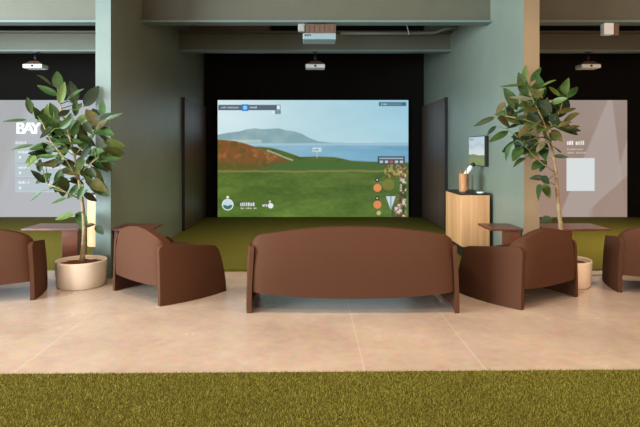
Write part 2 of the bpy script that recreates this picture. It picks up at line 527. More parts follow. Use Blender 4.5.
    ca = fbm(X, Y, 2.6, 51, 3); cb = fbm(X, Y, 2.2, 52, 3)
    wing = np.clip((X - (394 + 5 * np.sin((Y - 163) / 13))) / 2, 0, 1) * mx
    P.put(wing, (110, 96, 62), .75)
    P.put(wing * np.clip((ca - .55) * 9, 0, 1), (224, 222, 214), .9)
    P.put(wing * np.clip((cb - .58) * 9, 0, 1), (140, 52, 46), .8)
    P.put(wing * np.clip((.40 - ca) * 9, 0, 1), (44, 62, 34), .85)
    top = mx * np.clip((178 - Y) / 2, 0, 1)
    P.put(top * np.clip((cb - .5) * 8, 0, 1), (186, 164, 92), .8); P.put(top * np.clip((.44 - cb) * 8, 0, 1), (132, 60, 44), .7)
    P.disc(388, 184.5, 6, (142, 130, 54), .6)
    for yy_, c in ((179.5, (34, 44, 28)), (198, (34, 44, 28))):
        P.disc(377, yy_, 2.1, c, .9); P.disc(377, yy_, .8, (232, 232, 226))
    P.disc(377.2, 187.5, 4., (228, 142, 84)); P.disc(377.2, 204.5, 4., (226, 138, 82)); P.disc(378.5, 213, 2.2, (212, 206, 150), .8)
    tri = np.clip((5.2 * (1 - (Y - 196) / 15) - np.abs(X - 390.5)) / .5, 0, 1) * (Y > 196) * (Y < 211)
    P.put(tri, (206, 222, 236), .95); P.put(tri * (np.abs(X - 390.5) < .8), (120, 150, 180), .7)
    P.rect(377.5, 404.5, 155.6, 164, (58, 74, 88), .95); P.rect(379, 403, 157, 158.6, (170, 186, 196), .9)
    for i in range(5):
        P.rect(379.5 + i * 5, 382.8 + i * 5, 160, 162.6, ((214, 218, 220), (206, 92, 88))[i in (2,)], .85)
    return P


def thing_screen(name, label, loc, w, h, painter, m, frame=.0):
    t = thing(name, label, 'screen', loc)
    p = painter.mesh('projected_picture', w, h, m, t)
    bm = bmesh.new()
    box(bm, -w / 2 - .03, w / 2 + .03, .004, .05, -.0, h + .03)
    obj('screen_cloth', bm, M['black'], t)
    return t


W_S, H_S = 190 / 47.2, 116.5 / 47.2
sx = (313 - CX) / 47.2
thing_screen('projection_screen', 'large central projection screen showing a green golf course by a blue bay', (sx, DB - .04, PH + .005), W_S, H_S, golf_picture(), M['screen'])

# left bay: grey menu page with a heading and stacked boxes
P = Painter(-92, 98, 100, 217, 380, 234)
X, Y = P.X, P.Y
f = np.clip((Y - 100) / 117, 0, 1)[..., None]
P.C = np.array((158, 160, 164)) * (1 - f) + np.array((168, 160, 156)) * f + ((fbm(X + Y * .6, Y * .3, 46, 61) - .5) * 24)[..., None]
P.put(np.clip((X + Y * .35 - 62) / 8, 0, 1), (176, 182, 192), .6)
for y0, y1 in ((148, 162), (163.5, 177), (178.5, 192)):
    P.rect(16, 96, y0, y1, (178, 194, 200), .75); P.rect(16, 96, y1 - .5, y1, (206, 216, 220), .7)
    P.scribble(19.5, 30, y0 + 2.6, y0 + 5.2, (236, 240, 240), 2., int(y0)); P.scribble(42, 74, y0 + 2.8, y0 + 5, (226, 230, 230), 1.8, int(y0) + 1)
    P.rect(20, 22, y0 + 8, y0 + 10.6, (238, 242, 242))
P.scribble(16.5, 27, 141, 144, (226, 230, 230), 2., 77)
left_pic = P
xls = (3 - CX) / 47.2
t = thing_screen('projection_screen', 'grey projection screen in the bay at left, behind the tall potted tree', (xls, DB - .04, PH + .005), W_S, H_S, left_pic, M['screen_side'])


def text_mesh(s, size, m, parent, name, loc, bold=.02):
    cu = bpy.data.curves.new('lettering', 'FONT')
    cu.body = s; cu.size = size; cu.offset = bold; cu.extrude = .001
    to = bpy.data.objects.new('lettering', cu)
    COL.objects.link(to)
    dg = bpy.context.evaluated_depsgraph_get()
    me = bpy.data.meshes.new_from_object(to.evaluated_get(dg))
    bpy.data.objects.remove(to)
    bm = bmesh.new(); bm.from_mesh(me)
    for v in bm.verts:
        v.co = Vector((v.co.x, -v.co.z, v.co.y))
    me.clear_geometry(); bm.to_mesh(me)
    for k in range(1, 4):                     # heavier strokes
        b2 = bm.copy()
        for v in b2.verts: v.co += Vector((.011 * k, -.0004 * k, .005 * (k % 2)))
        m2 = bpy.data.meshes.new('stroke'); b2.to_mesh(m2); b2.free()
        b3 = bmesh.new(); b3.from_mesh(me); b3.from_mesh(m2); b3.to_mesh(me); b3.free()
        bpy.data.meshes.remove(m2)
    bm.free()
    o = obj(name, me, m, parent)
    o.location = loc
    return o


mw, nt, b = new_mat('projected_white')
b.inputs['Base Color'].default_value = (.1, .1, .1, 1); b.inputs['Emission Color'].default_value = (.86, .9, .9, 1); b.inputs['Emission Strength'].default_value = 1.
M['glow_white'] = mw
for ch, cxp in (('B', 16.3), ('A', 23.4), ('Y', 31.2), ('1', 41.5)):
    text_mesh(ch, .34, M['glow_white'], t, 'heading_letter', ((cxp - 3) / 47.2, -.004, (216.5 - 133.5) / 47.2), .0)

# right bay: mauve page with a small heading over a plain pale square
P = Painter(436, 626, 101, 217, 380, 232)
X, Y = P.X, P.Y
f = np.clip((Y - 101) / 116, 0, 1)[..., None]
P.C = np.array((150, 134, 126)) * (1 - f) + np.array((156, 128, 114)) * f + ((fbm(X, Y, 50, 71) - .5) * 16)[..., None]
P.put(np.clip((X - (606 + (101 - Y) * .42)) / 1.5, 0, 1) * np.clip((612 + (Y - 101) * .12 - X) / 1.5, 0, 1), (172, 160, 154), .8)
P.put(np.clip((X - (622 + (150 - Y) * .30)) / 2, 0, 1), (172, 158, 150), .7)
P.put(np.clip((X - 586) / 8, 0, 1) * np.clip((Y - 175 - (626 - X) * .9) / 2, 0, 1), (142, 112, 98), .5)
P.put(np.clip((566 - X) / 14, 0, 1), (160, 132, 116), .6)
P.rect(565.5, 593.5, 158.5, 191, (214, 220, 220))
P.scribble(566, 586.5, 141, 145.6, (240, 236, 230), 2.6, 81, 1.); P.scribble(566, 582, 149, 150.6, (206, 196, 188), 1.4, 82); P.scribble(566, 585, 152.4, 153.9, (206, 196, 188), 1.4, 83)
thing_screen('projection_screen', 'mauve projection screen in the bay at right with a pale square on it', ((531 - CX) / 47.2, DB - .04, PH + .005), W_S, H_S, P, M['screen_side'])

# ------------------------------------------------------------------ dark slatted panels on the partitions by the screen
for s, xw, lab in ((-1, XL, 'tall dark wood slat panel on the left green wall beside the screen'), (1, XR, 'tall dark wood slat panel on the right green wall beside the screen')):
    t = thing('slat_panel', lab, 'wall panel', (xw, 9.65, PH), 0, 'dark slat panels flanking the screen')
    th = .05
    xa, xb = (0.002, .02) if s < 0 else (-.02, -.002)
    obj('backing', bx(xa, xb, 0, DB - 9.66, .02, 2.34), M['dark'], t)
    bm = bmesh.new()
    n = 36; L = DB - 9.66
    for i in range(n):
        y0 = .012 + (L - .012) * i / n
        xs = (.02, th) if s < 0 else (-th, -.02)
        box(bm, xs[0], xs[1], y0, y0 + L / n * .78, .02, 2.34)
    obj('slats', bm, M['slat'], t)
    xs = (.002, th + .004) if s < 0 else (-th - .004, -.002)
    obj('edge_strip', bx(xs[0], xs[1], -.014, 0, .0, 2.345), M['dark'], t)


# ------------------------------------------------------------------ sofa and armchairs (back at local y = 0, facing +Y)
def make_seat(name, label, cat, W, D, zend, zmid, zbot, arm_r, arm_f, bow, sag=.02, group=None, nu=36):
    t = thing(name, label, cat, (0, 0, 0), 0, group)
    ta = .040                                     # side panel thickness
    tb = .085                                     # back thickness

    lean_f = .06                                  # front edge leans back as it rises

    def top_arm(u):                               # u: 0 rear .. 1 front
        z = arm_r + (arm_f - arm_r) * u ** 1.2
        y = u * D
        r1, r2 = .06, .12
        if y < r1: z -= r1 - math.sqrt(max(0, r1 * r1 - (r1 - y) ** 2))
        if y > D - r2: z -= r2 - math.sqrt(max(0, r2 * r2 - (y - D + r2) ** 2))
        return z
    for s in (-1, 1):
        def A(u, v, s=s, off=0.):
            z = top_arm(u) * v
            b_ = bow * (1 - (2 * u - 1) ** 2) - .022 * v * v
            return Vector((s * (W / 2 + b_ - off), u * (D - lean_f * v * v), z))
        o = obj('side_panel', slab(lambda u, v: A(u, v), lambda u, v: A(u, v, off=ta), 0, 10, cosu(26)), M['fabric'], t, bevel=.014, segs=3)

    wi = W / 2 - .014
    rb = .085

    def zt(u):
        x = abs(2 * u - 1)
        z = zend + (zmid - zend) * (1 - x ** 2.0)
        e = (1 - x) * wi
        if e < rb: z -= (rb - math.sqrt(max(0, rb * rb - (rb - e) ** 2))) * .8
        return z

    def back(u, v, off):
        x = (2 * u - 1)
        zb = zbot - sag * (1 - x * x)
        z = zb + (zt(u) - zb) * v
        taper = 1 - .03 * v ** 2
        y = -.006 - .03 * math.sin(PI * min(1, v * .8)) * (1 - x ** 4) + .035 * v ** 3 + .045 * abs(x) ** 14 + off
        return Vector((x * wi * taper, y, z))
    obj('backrest', slab(lambda u, v: back(u, v, 0), lambda u, v: back(u, v, tb), 0, 14, cosu(nu)), M['fabric'], t, bevel=.026, segs=4)
    wi2 = W / 2 - ta - .03
    bm = bx(-wi2, wi2, .10, D - .04, .20, .30)
    obj('seat_frame', bm, M['fabric_dark'], t, bevel=.02, segs=3)
    n = 1 if W < 1.2 else 2
    for i in range(n):
        x0 = -wi2 + 2 * wi2 * i / n + .004; x1 = -wi2 + 2 * wi2 * (i + 1) / n - .004
        obj('seat_cushion', bx(x0, x1, .12, D - .02, .302, .43), M['fabric_dark'], t, bevel=.04, segs=4)
    return t


sofa = make_seat('sofa', 'long brown fabric sofa seen from behind in the middle of the floor', 'sofa', 1.885, .80, .675, .765, .19, .60, .50, .04, .06, nu=60)
sofa.location = (.384, 4.88, 0)
chair = make_seat('armchair', 'brown tub armchair left of the sofa, its greyish back turned to the potted tree', 'armchair', .875, .78, .60, .70, .185, .565, .475, .05, .018, 'brown armchairs around the sofa')


def put_chair(o, near_a, ang):
    o.location = (near_a[0], near_a[1], 0); o.rotation_euler = (0, 0, ang)


# rear-centre points and headings
put_chair(chair, ((-1.385 - 2.037) / 2, (5.11 + 5.66) / 2), -math.atan2(.535, .59))
c2 = copy_tree(chair); c2['label'] = 'brown tub armchair right of the sofa, in front of the right wall end'
put_chair(c2, ((1.90 + 2.66) / 2, (4.95 + 5.46) / 2), math.atan2(.394, .63))
c3 = copy_tree(chair); c3['label'] = 'brown armchair cut by the left edge of the view, left of the pot'
put_chair(c3, (-3.075, 5.175), math.radians(18))
c4 = copy_tree(chair); c4['label'] = 'brown armchair cut by the right edge of the view'
put_chair(c4, (3.55, 5.465), math.radians(-18))


# ------------------------------------------------------------------ side tables: top + one slab leg
def side_table(label, x0, x1, y0, y1, z, leg_x0, leg_x1, group='walnut side tables by the wall ends'):
    cx_, cy_ = (x0 + x1) / 2, (y0 + y1) / 2
    t = thing('side_table', label, 'side table', (cx_, cy_, 0), 0, group)
    obj('table_top', bx(x0 - cx_, x1 - cx_, y0 - cy_, y1 - cy_, z - .026, z), M['walnut'], t, bevel=.004)
    obj('leg', bx(leg_x0 - cx_, leg_x1 - cx_, y0 - cy_ + .03, y1 - cy_ - .17, 0.0, z - .027), M['walnut'], t, bevel=.004)
    return t


zt_ = .56
side_table('brown wood side table behind the left of the two middle armchairs', -2.24, -1.79, 6.22, 6.68, zt_, -2.23, -2.18)
side_table('brown wood side table between the oak cabinet and the right middle armchair', 2.04, 2.41, 6.22, 6.68, zt_, 2.27, 2.405)
side_table('brown wood side table in the left bay beside the large potted tree', -3.27, -2.62, 6.22, 6.68, zt_, -2.82, -2.64)
side_table('brown wood side table in the right bay, its top catching the light', 2.66, 3.40, 6.22, 6.68, zt_, 2.85, 2.98)


# ------------------------------------------------------------------ oak cabinets and what stands on them
def cabinet(label, x0, x1, y0, y1, z0, z1):
    t = thing('cabinet', label, 'cabinet', ((x0 + x1) / 2, (y0 + y1) / 2, PH))
    cx_, cy_ = (x0 + x1) / 2, (y0 + y1) / 2
    obj('plinth', bx(x0 - cx_ + .05, x1 - cx_, y0 - cy_ + .05, y1 - cy_ - .05, 0, z0 - PH), M['dark'], t)
    obj('body', bx(x0 - cx_ + .016, x1 - cx_, y0 - cy_, y1 - cy_, z0 - PH, z1 - PH - .018), M['oak'], t, bevel=.003)
    for k in range(2):
        a = y0 - cy_ + (y1 - y0) * k / 2 + .004; q = y0 - cy_ + (y1 - y0) * (k + 1) / 2 - .004
        obj('door', bx(x0 - cx_, x0 - cx_ + .015, a, q, z0 - PH + .01, z1 - PH - .024), M['oak'], t, bevel=.002)
    obj('cabinet_top', bx(x0 - cx_ - .004, x1 - cx_ + .002, y0 - cy_ - .004, y1 - cy_ + .004, z1 - PH - .018, z1 - PH), M['dark'], t, bevel=.003)
    return t


cabinet('oak board cabinet with a black top against the right green wall', 1.98, 2.36, 7.22, 8.02, .177, .875)
cabinet('oak cabinet in the left bay, only a strip showing behind the potted tree', -2.925, -2.45, 7.22, 8.02, .177, .875)

# clear holder with wooden sleeve and scorecards
px = at(463.5, 191, 7.62)
t = thing('desk_holder', 'tan round holder with a white rolled card in it, on the oak cabinet', 'holder', (px.x, 7.60, .875))
bm = bmesh.new(); lathe(bm, [(0, 0), (.062, 0), (.066, .01), (.066, .25), (.06, .25), (.058, .012), (0, .012)], 28)
obj('sleeve', bm, M['wicker'], t, smooth=True)
bm = bmesh.new()
for k in range(5):
    a = k * 1.3
    tube(bm, [(.025 * math.cos(a), .025 * math.sin(a), .014), (.05 * math.cos(a), .05 * math.sin(a), .26 + .02 * k)], .006, 7)
obj('pencils', bm, M['walnut'], t)
bm = bmesh.new(); tube(bm, [(.0, 0, .2), (.06, -.02, .30), (.11, -.03, .36)], [.03, .034, .03], 12)
cd = obj('rolled_card', bm, M['white'], t, smooth=True)
bm = bmesh.new(); tube(bm, [(.098, -.028, .352), (.135, -.035, .392)], [.034, .024], 12)
obj('cap', bm, M['dark'], cd, smooth=True)
px = at(474, 191, 7.5)
t = thing('acrylic_stand', 'clear empty acrylic stand on the oak cabinet beside the tan holder', 'stand', (2.17, 7.50, .875))
bm = bmesh.new(); box(bm, -.045, .045, -.03, .03, 0, .006); box(bm, -.045, .045, .025, .03, .006, .24); box(bm, .04, .045, -.03, .025, .006, .24)
obj('panes', bm, M['acrylic'], t)
t = thing('small_dish', 'small white dish at the near end of the cabinet top', 'dish', (2.262, 7.30, .875))
bm = bmesh.new(); lathe(bm, [(0, 0), (.035, 0), (.055, .018), (.05, .02), (.03, .006), (0, .006)], 24)
obj('bowl', bm, M['white'], t, smooth=True)

# wall monitor
P = Painter(0, 64, 0, 36, 129, 73)
X, Y = P.X, P.Y
f = np.clip(Y / 22, 0, 1)[..., None]
P.C = np.array((188, 214, 224)) * (1 - f) + np.array((226, 232, 232)) * f
P.put(np.exp(-((Y - 11 - 2 * np.sin(X / 9)) / 3) ** 2), (170, 196, 220), .6)
P.below([(0, 23), (20, 22), (40, 23.5), (64, 23)], (112, 132, 88))
P.below([(0, 27), (30, 26), (64, 28)], (128, 144, 74), 4)
P.rect(2, 20, 2, 4, (110, 130, 150), .6)
t = thing('wall_monitor', 'small monitor on the right green wall above the oak cabinet', 'monitor', (XR, 7.79, 1.225))
t.rotation_euler = (0, 0, -PI / 2)
# local +Y points into the wall, local X runs along it
obj('casing', bx(-.37, .37, -.058, -.012, 0, .42), M['dark'], t, bevel=.004)
sc = P.mesh('display', .72, .40, M['tvscreen'], t); sc.location = (0, -.0595, .010)
obj('wall_bracket', bx(-.1, .1, -.012, 0, .12, .30), M['dark'], t)


# ------------------------------------------------------------------ overhead devices
def projector(label, x, y, zbeam):
    t = thing('ceiling_projector', label, 'projector', (x, y, zbeam))
    obj('mount_plate', bx(-.06, .06, -.05, .05, -.012, 0), M['dark'], t)
    bm = bmesh.new(); tube(bm, [(0, 0, -.012), (0, 0, -.04)], .022, 14); obj('drop_pole', bm, M['dark'], t, smooth=True)
    bm = bmesh.new(); box(bm, -.18, .22, -.13, .13, -.149, -.035)
    for i in range(6): box(bm, -.16 + i * .065, -.13 + i * .065, -.138, -.13, -.135, -.05)
    obj('mount_cage', bm, M['bracket'], t)
    b_ = obj('body', bx(-.215, .225, -.14, .20, -.235, -.15), M['bluegrey'], t, bevel=.012)
    bm = bmesh.new(); tube(bm, [(.08, .20, -.192), (.08, .235, -.192)], .036, 20); obj('lens', bm, M['lens'], b_, smooth=True)
    bm = bmesh.new()
    for i in range(3): box(bm, -.19 + i * .03, -.17 + i * .03, -.143, -.139, -.19, -.17)
    obj('ports', bm, M['dark'], b_)
    return t


projector('larger white projector hung from the front beam over the middle bay', .12, 7.37, 3.14)
t = thing('junction_box', 'small pale box under the front beam beside the larger projector', 'box', (-.115, 7.40, 3.14))
obj('case', bx(-.045, .045, -.04, .04, -.10, 0), M['grey'], t, bevel=.005)
obj('cover', bx(-.035, .035, -.044, -.04, -.09, -.012), M['grey'], t, bevel=.002)


def tracker(label, x, y, zbeam, group='ceiling ball trackers'):
    t = thing('overhead_camera', label, 'camera', (x, y, zbeam), 0, group)
    obj('mount_plate', bx(-.05, .05, -.05, .05, -.012, 0), M['dark'], t)
    bm = bmesh.new(); tube(bm, [(0, 0, -.012), (0, 0, -.16)], .016, 12); tube(bm, [(0, 0, -.07), (0, 0, -.11)], .03, 12); obj('drop_pole', bm, M['dark'], t, smooth=True)
    bm = bmesh.new()
    vs = [bm.verts.new(p) for p in ((-.16, -.1, -.215), (.16, -.1, -.215), (.16, .1, -.215), (-.16, .1, -.215), (-.07, -.05, -.155), (.07, -.05, -.155), (.07, .05, -.155), (-.07, .05, -.155))]
    for f_ in ((0, 1, 5, 4), (1, 2, 6, 5), (2, 3, 7, 6), (3, 0, 4, 7), (4, 5, 6, 7), (3, 2, 1, 0)): bm.faces.new([vs[i] for i in f_])
    obj('hood', bm, M['bracket'], t, bevel=.006)
    b_ = obj('body', bx(-.165, .165, -.12, .12, -.285, -.216), M['white'], t, bevel=.012)
    bm = bmesh.new(); tube(bm, [(0, -.12, -.25), (0, -.126, -.25)], .02, 18); obj('lens', bm, M['lens'], b_, smooth=True)
    return t


tracker('white overhead camera with a dark lens, hung from the rear beam in the middle bay', .09, 9.46, 3.13)
a = tracker('white overhead camera hung above the left bay, over the potted tree', -4.72, 9.46, 3.13)
a.rotation_euler = (0, 0, math.radians(0))
tracker('white overhead camera hung above the right bay with the mauve screen', 4.78, 9.46, 3.13)
t = thing('ceiling_box', 'white box under the front beam in the right bay', 'box', (3.98, 7.37, 3.143))
obj('case', bx(-.065, .065, -.05, .05, -.155, -.0), M['white'], t, bevel=.006)
obj('hinge_bracket', bx(.066, .15, -.02, .04, -.16, 0), M['bracket'], t, bevel=.004)

# duct and pipe seen between the two beams
t = thing('air_duct', 'rusty grey air duct crossing above the rear beam at left', 'duct', (0, 10.2, 0))
obj('duct_body', bx(XL, -.75, 0, .4, 3.52, 3.86), M['duct'], t, bevel=.01)
obj('flange', bx(-1.95, -1.92, -.02, .42, 3.50, 3.88), M['duct'], t)
for x in (-1.6, -.95):
    obj('hanger_strap', bx(x, x + .03, -.004, .404, 3.515, CEIL), M['duct'], t)
t = thing('ceiling_pipe', 'thin grey pipe running above the rear beam at right', 'pipe', (0, 9.0, 0))
bm = bmesh.new(); tube(bm, [(.5, 0, 3.36), (1.6, 0, 3.36), (2.05, 0, 3.37), (2.2, .0, 3.43), (XR - .002, 0, 3.46)], .025, 10)
obj('pipe_run', bm, M['pipe'], t, smooth=True)
bm = bmesh.new(); tube(bm, [(1.55, -.06, 3.56), (1.62, -.03, 3.33)], .008, 6)
obj('hanger', bm, M['white'], t)


# ------------------------------------------------------------------ potted trees
def leaf_geo(bm, base, tip, wid, nrm, mi, curl=.12, fold=.25):
    d = tip - base; L = d.length
    if L < 1e-4: return
    d.normalize()
    s = d.cross(nrm)
    if s.length < 1e-3: s = d.orthogonal()
    s.normalize(); n = s.cross(d).normalized()
    N = 9; rows = []
    for i in range(N + 1):
        t = i / N
        w = wid * (math.sin(PI * t ** .85) ** .72) * (1 - .12 * t) if 0 < i < N else .004
        c = base + d * L * t - n * curl * L * (t * t) + n * curl * .5 * L * t
        rows.append([bm.verts.new(c + s * (w * k) + n * (fold * w * abs(k))) for k in (-1, -.5, 0, .5, 1)])
    for a, q in zip(rows, rows[1:]):
        for k in range(4):
            f_ = bm.faces.new((a[k], a[k + 1], q[k + 1], q[k])); f_.material_index = mi; f_.smooth = True


def potted_tree(label, pot_c, R, H, trunk_px, branches_px, leaves, fill, seed, box_px):
    """leaves: (base x, base y, tip x, tip y, width ratio, tone) read off the picture at the plant's own distance"""
    r = random.Random(seed)
    D0 = pot_c[1]
    t = thing('potted_tree', label, 'plant', (pot_c[0], pot_c[1], 0))
    org = Vector((pot_c[0], pot_c[1], 0))
    bm = bmesh.new()
    lathe(bm, [(0, 0), (R * .90, 0), (R * .94, .012), (R * .97, H * .4), (R, H - .012), (R * .985, H), (R * .93, H), (R * .915, H - .015), (R * .90, H - .07), (0, H - .07)], 56)
    pot = obj('pot', bm, M['pot'], t, smooth=True, bevel=0)
    bm = bmesh.new(); lathe(bm, [(0, H - .035), (R * .4, H - .03), (R * .75, H - .036), (R * .905, H - .045), (R * .9, H - .068), (0, H - .068)], 40)
    for v in bm.verts:
        if v.co.z > H - .05: v.co.z += (r.random() - .5) * .012
    obj('soil', bm, M['soil'], t, smooth=True)

    def P3(x, y, dd=0.): return at(x, y, D0 + dd) - org
    # trunk
    pts = []; rads = []
    tp = [P3(x, y, dd) for x, y, dd in trunk_px]
    n = len(tp)
    for i in range(n - 1):
        for k in range(4):
            q = k / 4
            p0, p1, p2, p3 = tp[max(i - 1, 0)], tp[i], tp[i + 1], tp[min(i + 2, n - 1)]
            pts.append(.5 * (2 * p1 + (p2 - p0) * q + (2 * p0 - 5 * p1 + 4 * p2 - p3) * q * q + (3 * p1 - p0 - 3 * p2 + p3) * q ** 3))
    pts.append(tp[-1])
    rads = [.034 - .029 * (i / len(pts)) ** .55 for i in range(len(pts))]
    pts[0].z = H - .05
    bm = bmesh.new(); tube(bm, pts, rads, 12)
    tr = obj('trunk', bm, M['bark'], t, smooth=True)
    bps = list(pts)
    for bp in branches_px:
        q = [P3(*p) for p in bp]
        # start exactly on the trunk
        j = min(range(len(pts)), key=lambda i: (pts[i] - q[0]).length)
        q[0] = pts[j].copy()
        bm = bmesh.new(); tube(bm, q, [.0075 - .004 * i / len(q) for i in range(len(q))], 9)
        obj('branch', bm, M['bark'], t, smooth=True)
        for a, c in zip(q, q[1:]):
            for k in range(5): bps.append(a.lerp(c, k / 4))
    bm = bmesh.new(); stems = bm

    def add(bx_, by_, tx_, ty_, wr, tone, ddb, ddt):
        b3 = P3(bx_, by_, ddb); t3 = P3(tx_, ty_, ddt)
        view = (Vector((0, 0, HC)) - org - b3).normalized()
        up = Vector((0, 0, 1))
        tilt = wr
        nrm = (view * .85 + up * .5 + Vector((r.uniform(-.35, .35), r.uniform(-.2, .2), r.uniform(-.3, .3)))).normalized()
        leaf_geo(bm, b3, t3, max(.022, (t3 - b3).length * wr * .42), nrm, tone, r.uniform(.02, .16), r.uniform(.1, .35))
        j = min(range(len(bps)), key=lambda i: (bps[i] - b3).length + (0.15 if bps[i].z > b3.z else 0))
        a = bps[j]
        if (a - b3).length > .012:
            mid = a.lerp(b3, .55) + Vector((0, 0, .03))
            tube(bm, [a, mid, b3, b3.lerp(t3, .1)], [.0055, .0045, .0035, .003], 5, 1)
    for lf in leaves:
        bx_, by_, tx_, ty_, wr, tone = lf
        add(bx_, by_, tx_, ty_, wr, tone, r.uniform(-.16, .12), r.uniform(-.22, .16))
    for k in range(fill):
        while True:
            x = r.gauss(box_px[0], box_px[2]); y = r.gauss(box_px[1], box_px[3])
            if abs(x - box_px[0]) < 1.9 * box_px[2] and abs(y - box_px[1]) < 1.9 * box_px[3]: break
        a = math.atan2(y - box_px[1] - 14, x - box_px[0]) + r.uniform(-.9, .9)
        l = r.uniform(17, 26)
        ex, ey = x + l * math.cos(a), y + l * math.sin(a)
        if any(x0 < q < x1 and y0 < p < y1 for q, p in ((x, y), (ex, ey), ((x + ex) / 2, (y + ey) / 2)) for x0, x1, y0, y1 in ((0, 36, 116, 140), (562, 600, 136, 200))): continue
        add(x, y, x + l * math.cos(a), y + l * math.sin(a), r.uniform(.42, .62), r.choice((0, 0, 0, 1, 1, 3, 3)), r.uniform(-.05, .24), r.uniform(-.05, .3))
    obj('foliage', bm, [M['leaf'], M['leaf_light'], M['leaf_brown'], M['leaf_dark']], t)
    return t


LEFT = [(52, 86, 38, 74, .4, 1), (58, 89, 57, 71, .62, 0), (58, 96, 37, 85, .38, 0), (32, 114, 27, 97, .5, 0), (41, 122, 34, 107, .55, 0),
        (41, 123, 46, 107, .42, 0), (27, 120, 3, 121, .2, 0), (58, 122, 50, 102, .5, 0), (66, 101, 82, 88, .25, 0), (60, 96, 67, 89, .45, 0),
        (76, 110, 82, 103, .6, 0), (98, 126, 86, 109, .65, 2), (102, 114, 103, 100, .6, 0), (105, 120, 122, 113, .24, 0), (96, 129, 107, 120, .6, 2),
        (95, 131, 113, 134, .5, 0), (99, 135, 115, 144, .3, 3), (77, 121, 83, 142, .5, 0), (82, 143, 56, 140, .45, 0), (34, 145, 10, 149, .24, 0),
        (37, 159, 24, 168, .5, 1), (40, 172, 40, 159, .6, 3), (45, 162, 54, 165, .9, 2), (45, 183, 31, 170, .5, 3), (42, 191, 30, 201, .14, 0),
        (67, 198, 51, 203, .28, 0), (56, 157, 36, 156, .35, 0), (62, 169, 53, 184, .25, 0), (99, 159, 112, 171, .5, 2), (82, 156, 78, 173, .6, 0),
        (94, 149, 101, 161, .65, 3), (80, 175, 60, 168, .45, 2), (80, 183, 68, 181, .5, 3), (90, 181, 106, 191, .45, 2), (83, 193, 97, 201, .5, 3),
        (81, 183, 67, 199, .4, 0), (85, 212, 81, 230, .85, 0), (75, 214, 54, 219, .3, 1), (96, 225, 103, 234, .7, 3), (49, 188, 55, 186, .7, 3), (55, 189, 62, 191, .7, 3),
        (60, 128, 72, 118, .6, 0), (72, 132, 60, 138, .6, 3), (68, 150, 55, 160, .55, 0), (70, 148, 86, 156, .55, 0), (84, 122, 92, 134, .55, 3), (58, 116, 70, 110, .55, 3),
        (64, 160, 52, 168, .55, 3), (88, 168, 96, 178, .6, 3), (72, 168, 62, 158, .55, 0), (47, 132, 52, 118, .5, 0), (52, 128, 40, 138, .45, 3), (80, 136, 96, 146, .5, 0),
        (45, 150, 60, 146, .5, 3), (60, 143, 46, 137, .4, 0), (50, 153, 42, 142, .5, 0), (84, 186, 78, 200, .55, 0), (88, 190, 74, 194, .45, 0), (70, 178, 84, 184, .5, 2), (86, 176, 92, 188, .6, 0),
        (79, 147, 93, 141, .45, 0), (88, 153, 104, 151, .4, 0), (66, 126, 50, 124, .4, 0)]
potted_tree('potted tree in a cream planter left of the left green wall', (-2.455, 5.905), .262, .275,
            [(82, 262, 0), (84, 240, .0), (84, 222, .02), (82, 200, .0), (78, 175, .02), (73, 150, .0), (66, 125, .02), (60, 104, 0), (58, 90, 0)],
            [[(79, 180, 0), (66, 160, -.1), (50, 140, -.12), (42, 122, -.1)], [(75, 155, 0), (88, 140, .05), (98, 126, .05)], [(82, 200, 0), (62, 190, -.1), (48, 184, -.12)], [(78, 178, 0), (90, 164, -.05), (98, 158, -.08)]],
            LEFT, 46, 5, (72, 146, 17, 24))
RIGHT = [(524, 81, 526, 65, .45, 1), (531, 82, 541, 67, .32, 0), (522, 85, 500, 86, .2, 0), (533, 88, 520, 82, .5, 1), (533, 99, 508, 97, .22, 2),
         (505, 102, 496, 113, .55, 2), (514, 103, 504, 118, .4, 3), (495, 117, 474, 126, .32, 3), (496, 126, 487, 135, .5, 3), (497, 118, 511, 126, .5, 2), (530, 108, 513, 114, .3, 0),
         (526, 116, 513, 120, .35, 3), (541, 87, 556, 80, .35, 1), (559, 96, 549, 86, .4, 1), (564, 94, 568, 79, .5, 1), (567, 98, 578, 86, .42, 0), (557, 113, 576, 108, .42, 2),
         (563, 122, 579, 113, .5, 2), (558, 127, 572, 121, .5, 2), (567, 128, 580, 126, .3, 2), (540, 100, 552, 112, .75, 3), (550, 114, 560, 128, .7, 3), (551, 103, 567, 98, .5, 1),
         (513, 143, 506, 161, .55, 0), (521, 147, 513, 161, .55, 0), (508, 131, 489, 142, .3, 0), (525, 158, 514, 165, .2, 1), (554, 156, 568, 157, .45, 3), (545, 178, 530, 178, .55, 3),
         (543, 186, 537, 201, .75, 0), (544, 184, 550, 198, .5, 1), (543, 160, 532, 170, .55, 0), (546, 160, 540, 172, .55, 3), (533, 90, 543, 98, .6, 2), (540, 98, 530, 106, .6, 0),
         (530, 104, 518, 106, .5, 1), (536, 112, 524, 122, .55, 0), (540, 118, 528, 130, .55, 1), (532, 126, 518, 136, .5, 2), (528, 134, 514, 140, .5, 3), (542, 130, 552, 142, .6, 2),
         (544, 134, 556, 140, .5, 0), (536, 138, 526, 148, .6, 0), (545, 141, 536, 152, .6, 2), (525, 142, 540, 146, .5, 3), (548, 122, 538, 132, .6, 1), (552, 130, 562, 141, .5, 2),
         (520, 124, 506, 128, .4, 3), (552, 218, 540, 222, .8, 3), (556, 120, 544, 116, .6, 0), (560, 108, 548, 104, .6, 3), (534, 94, 545, 88, .4, 1), (526, 112, 538, 106, .5, 2),
         (551, 145, 560, 152, .6, 1), (542, 176, 549, 184, .6, 3)]
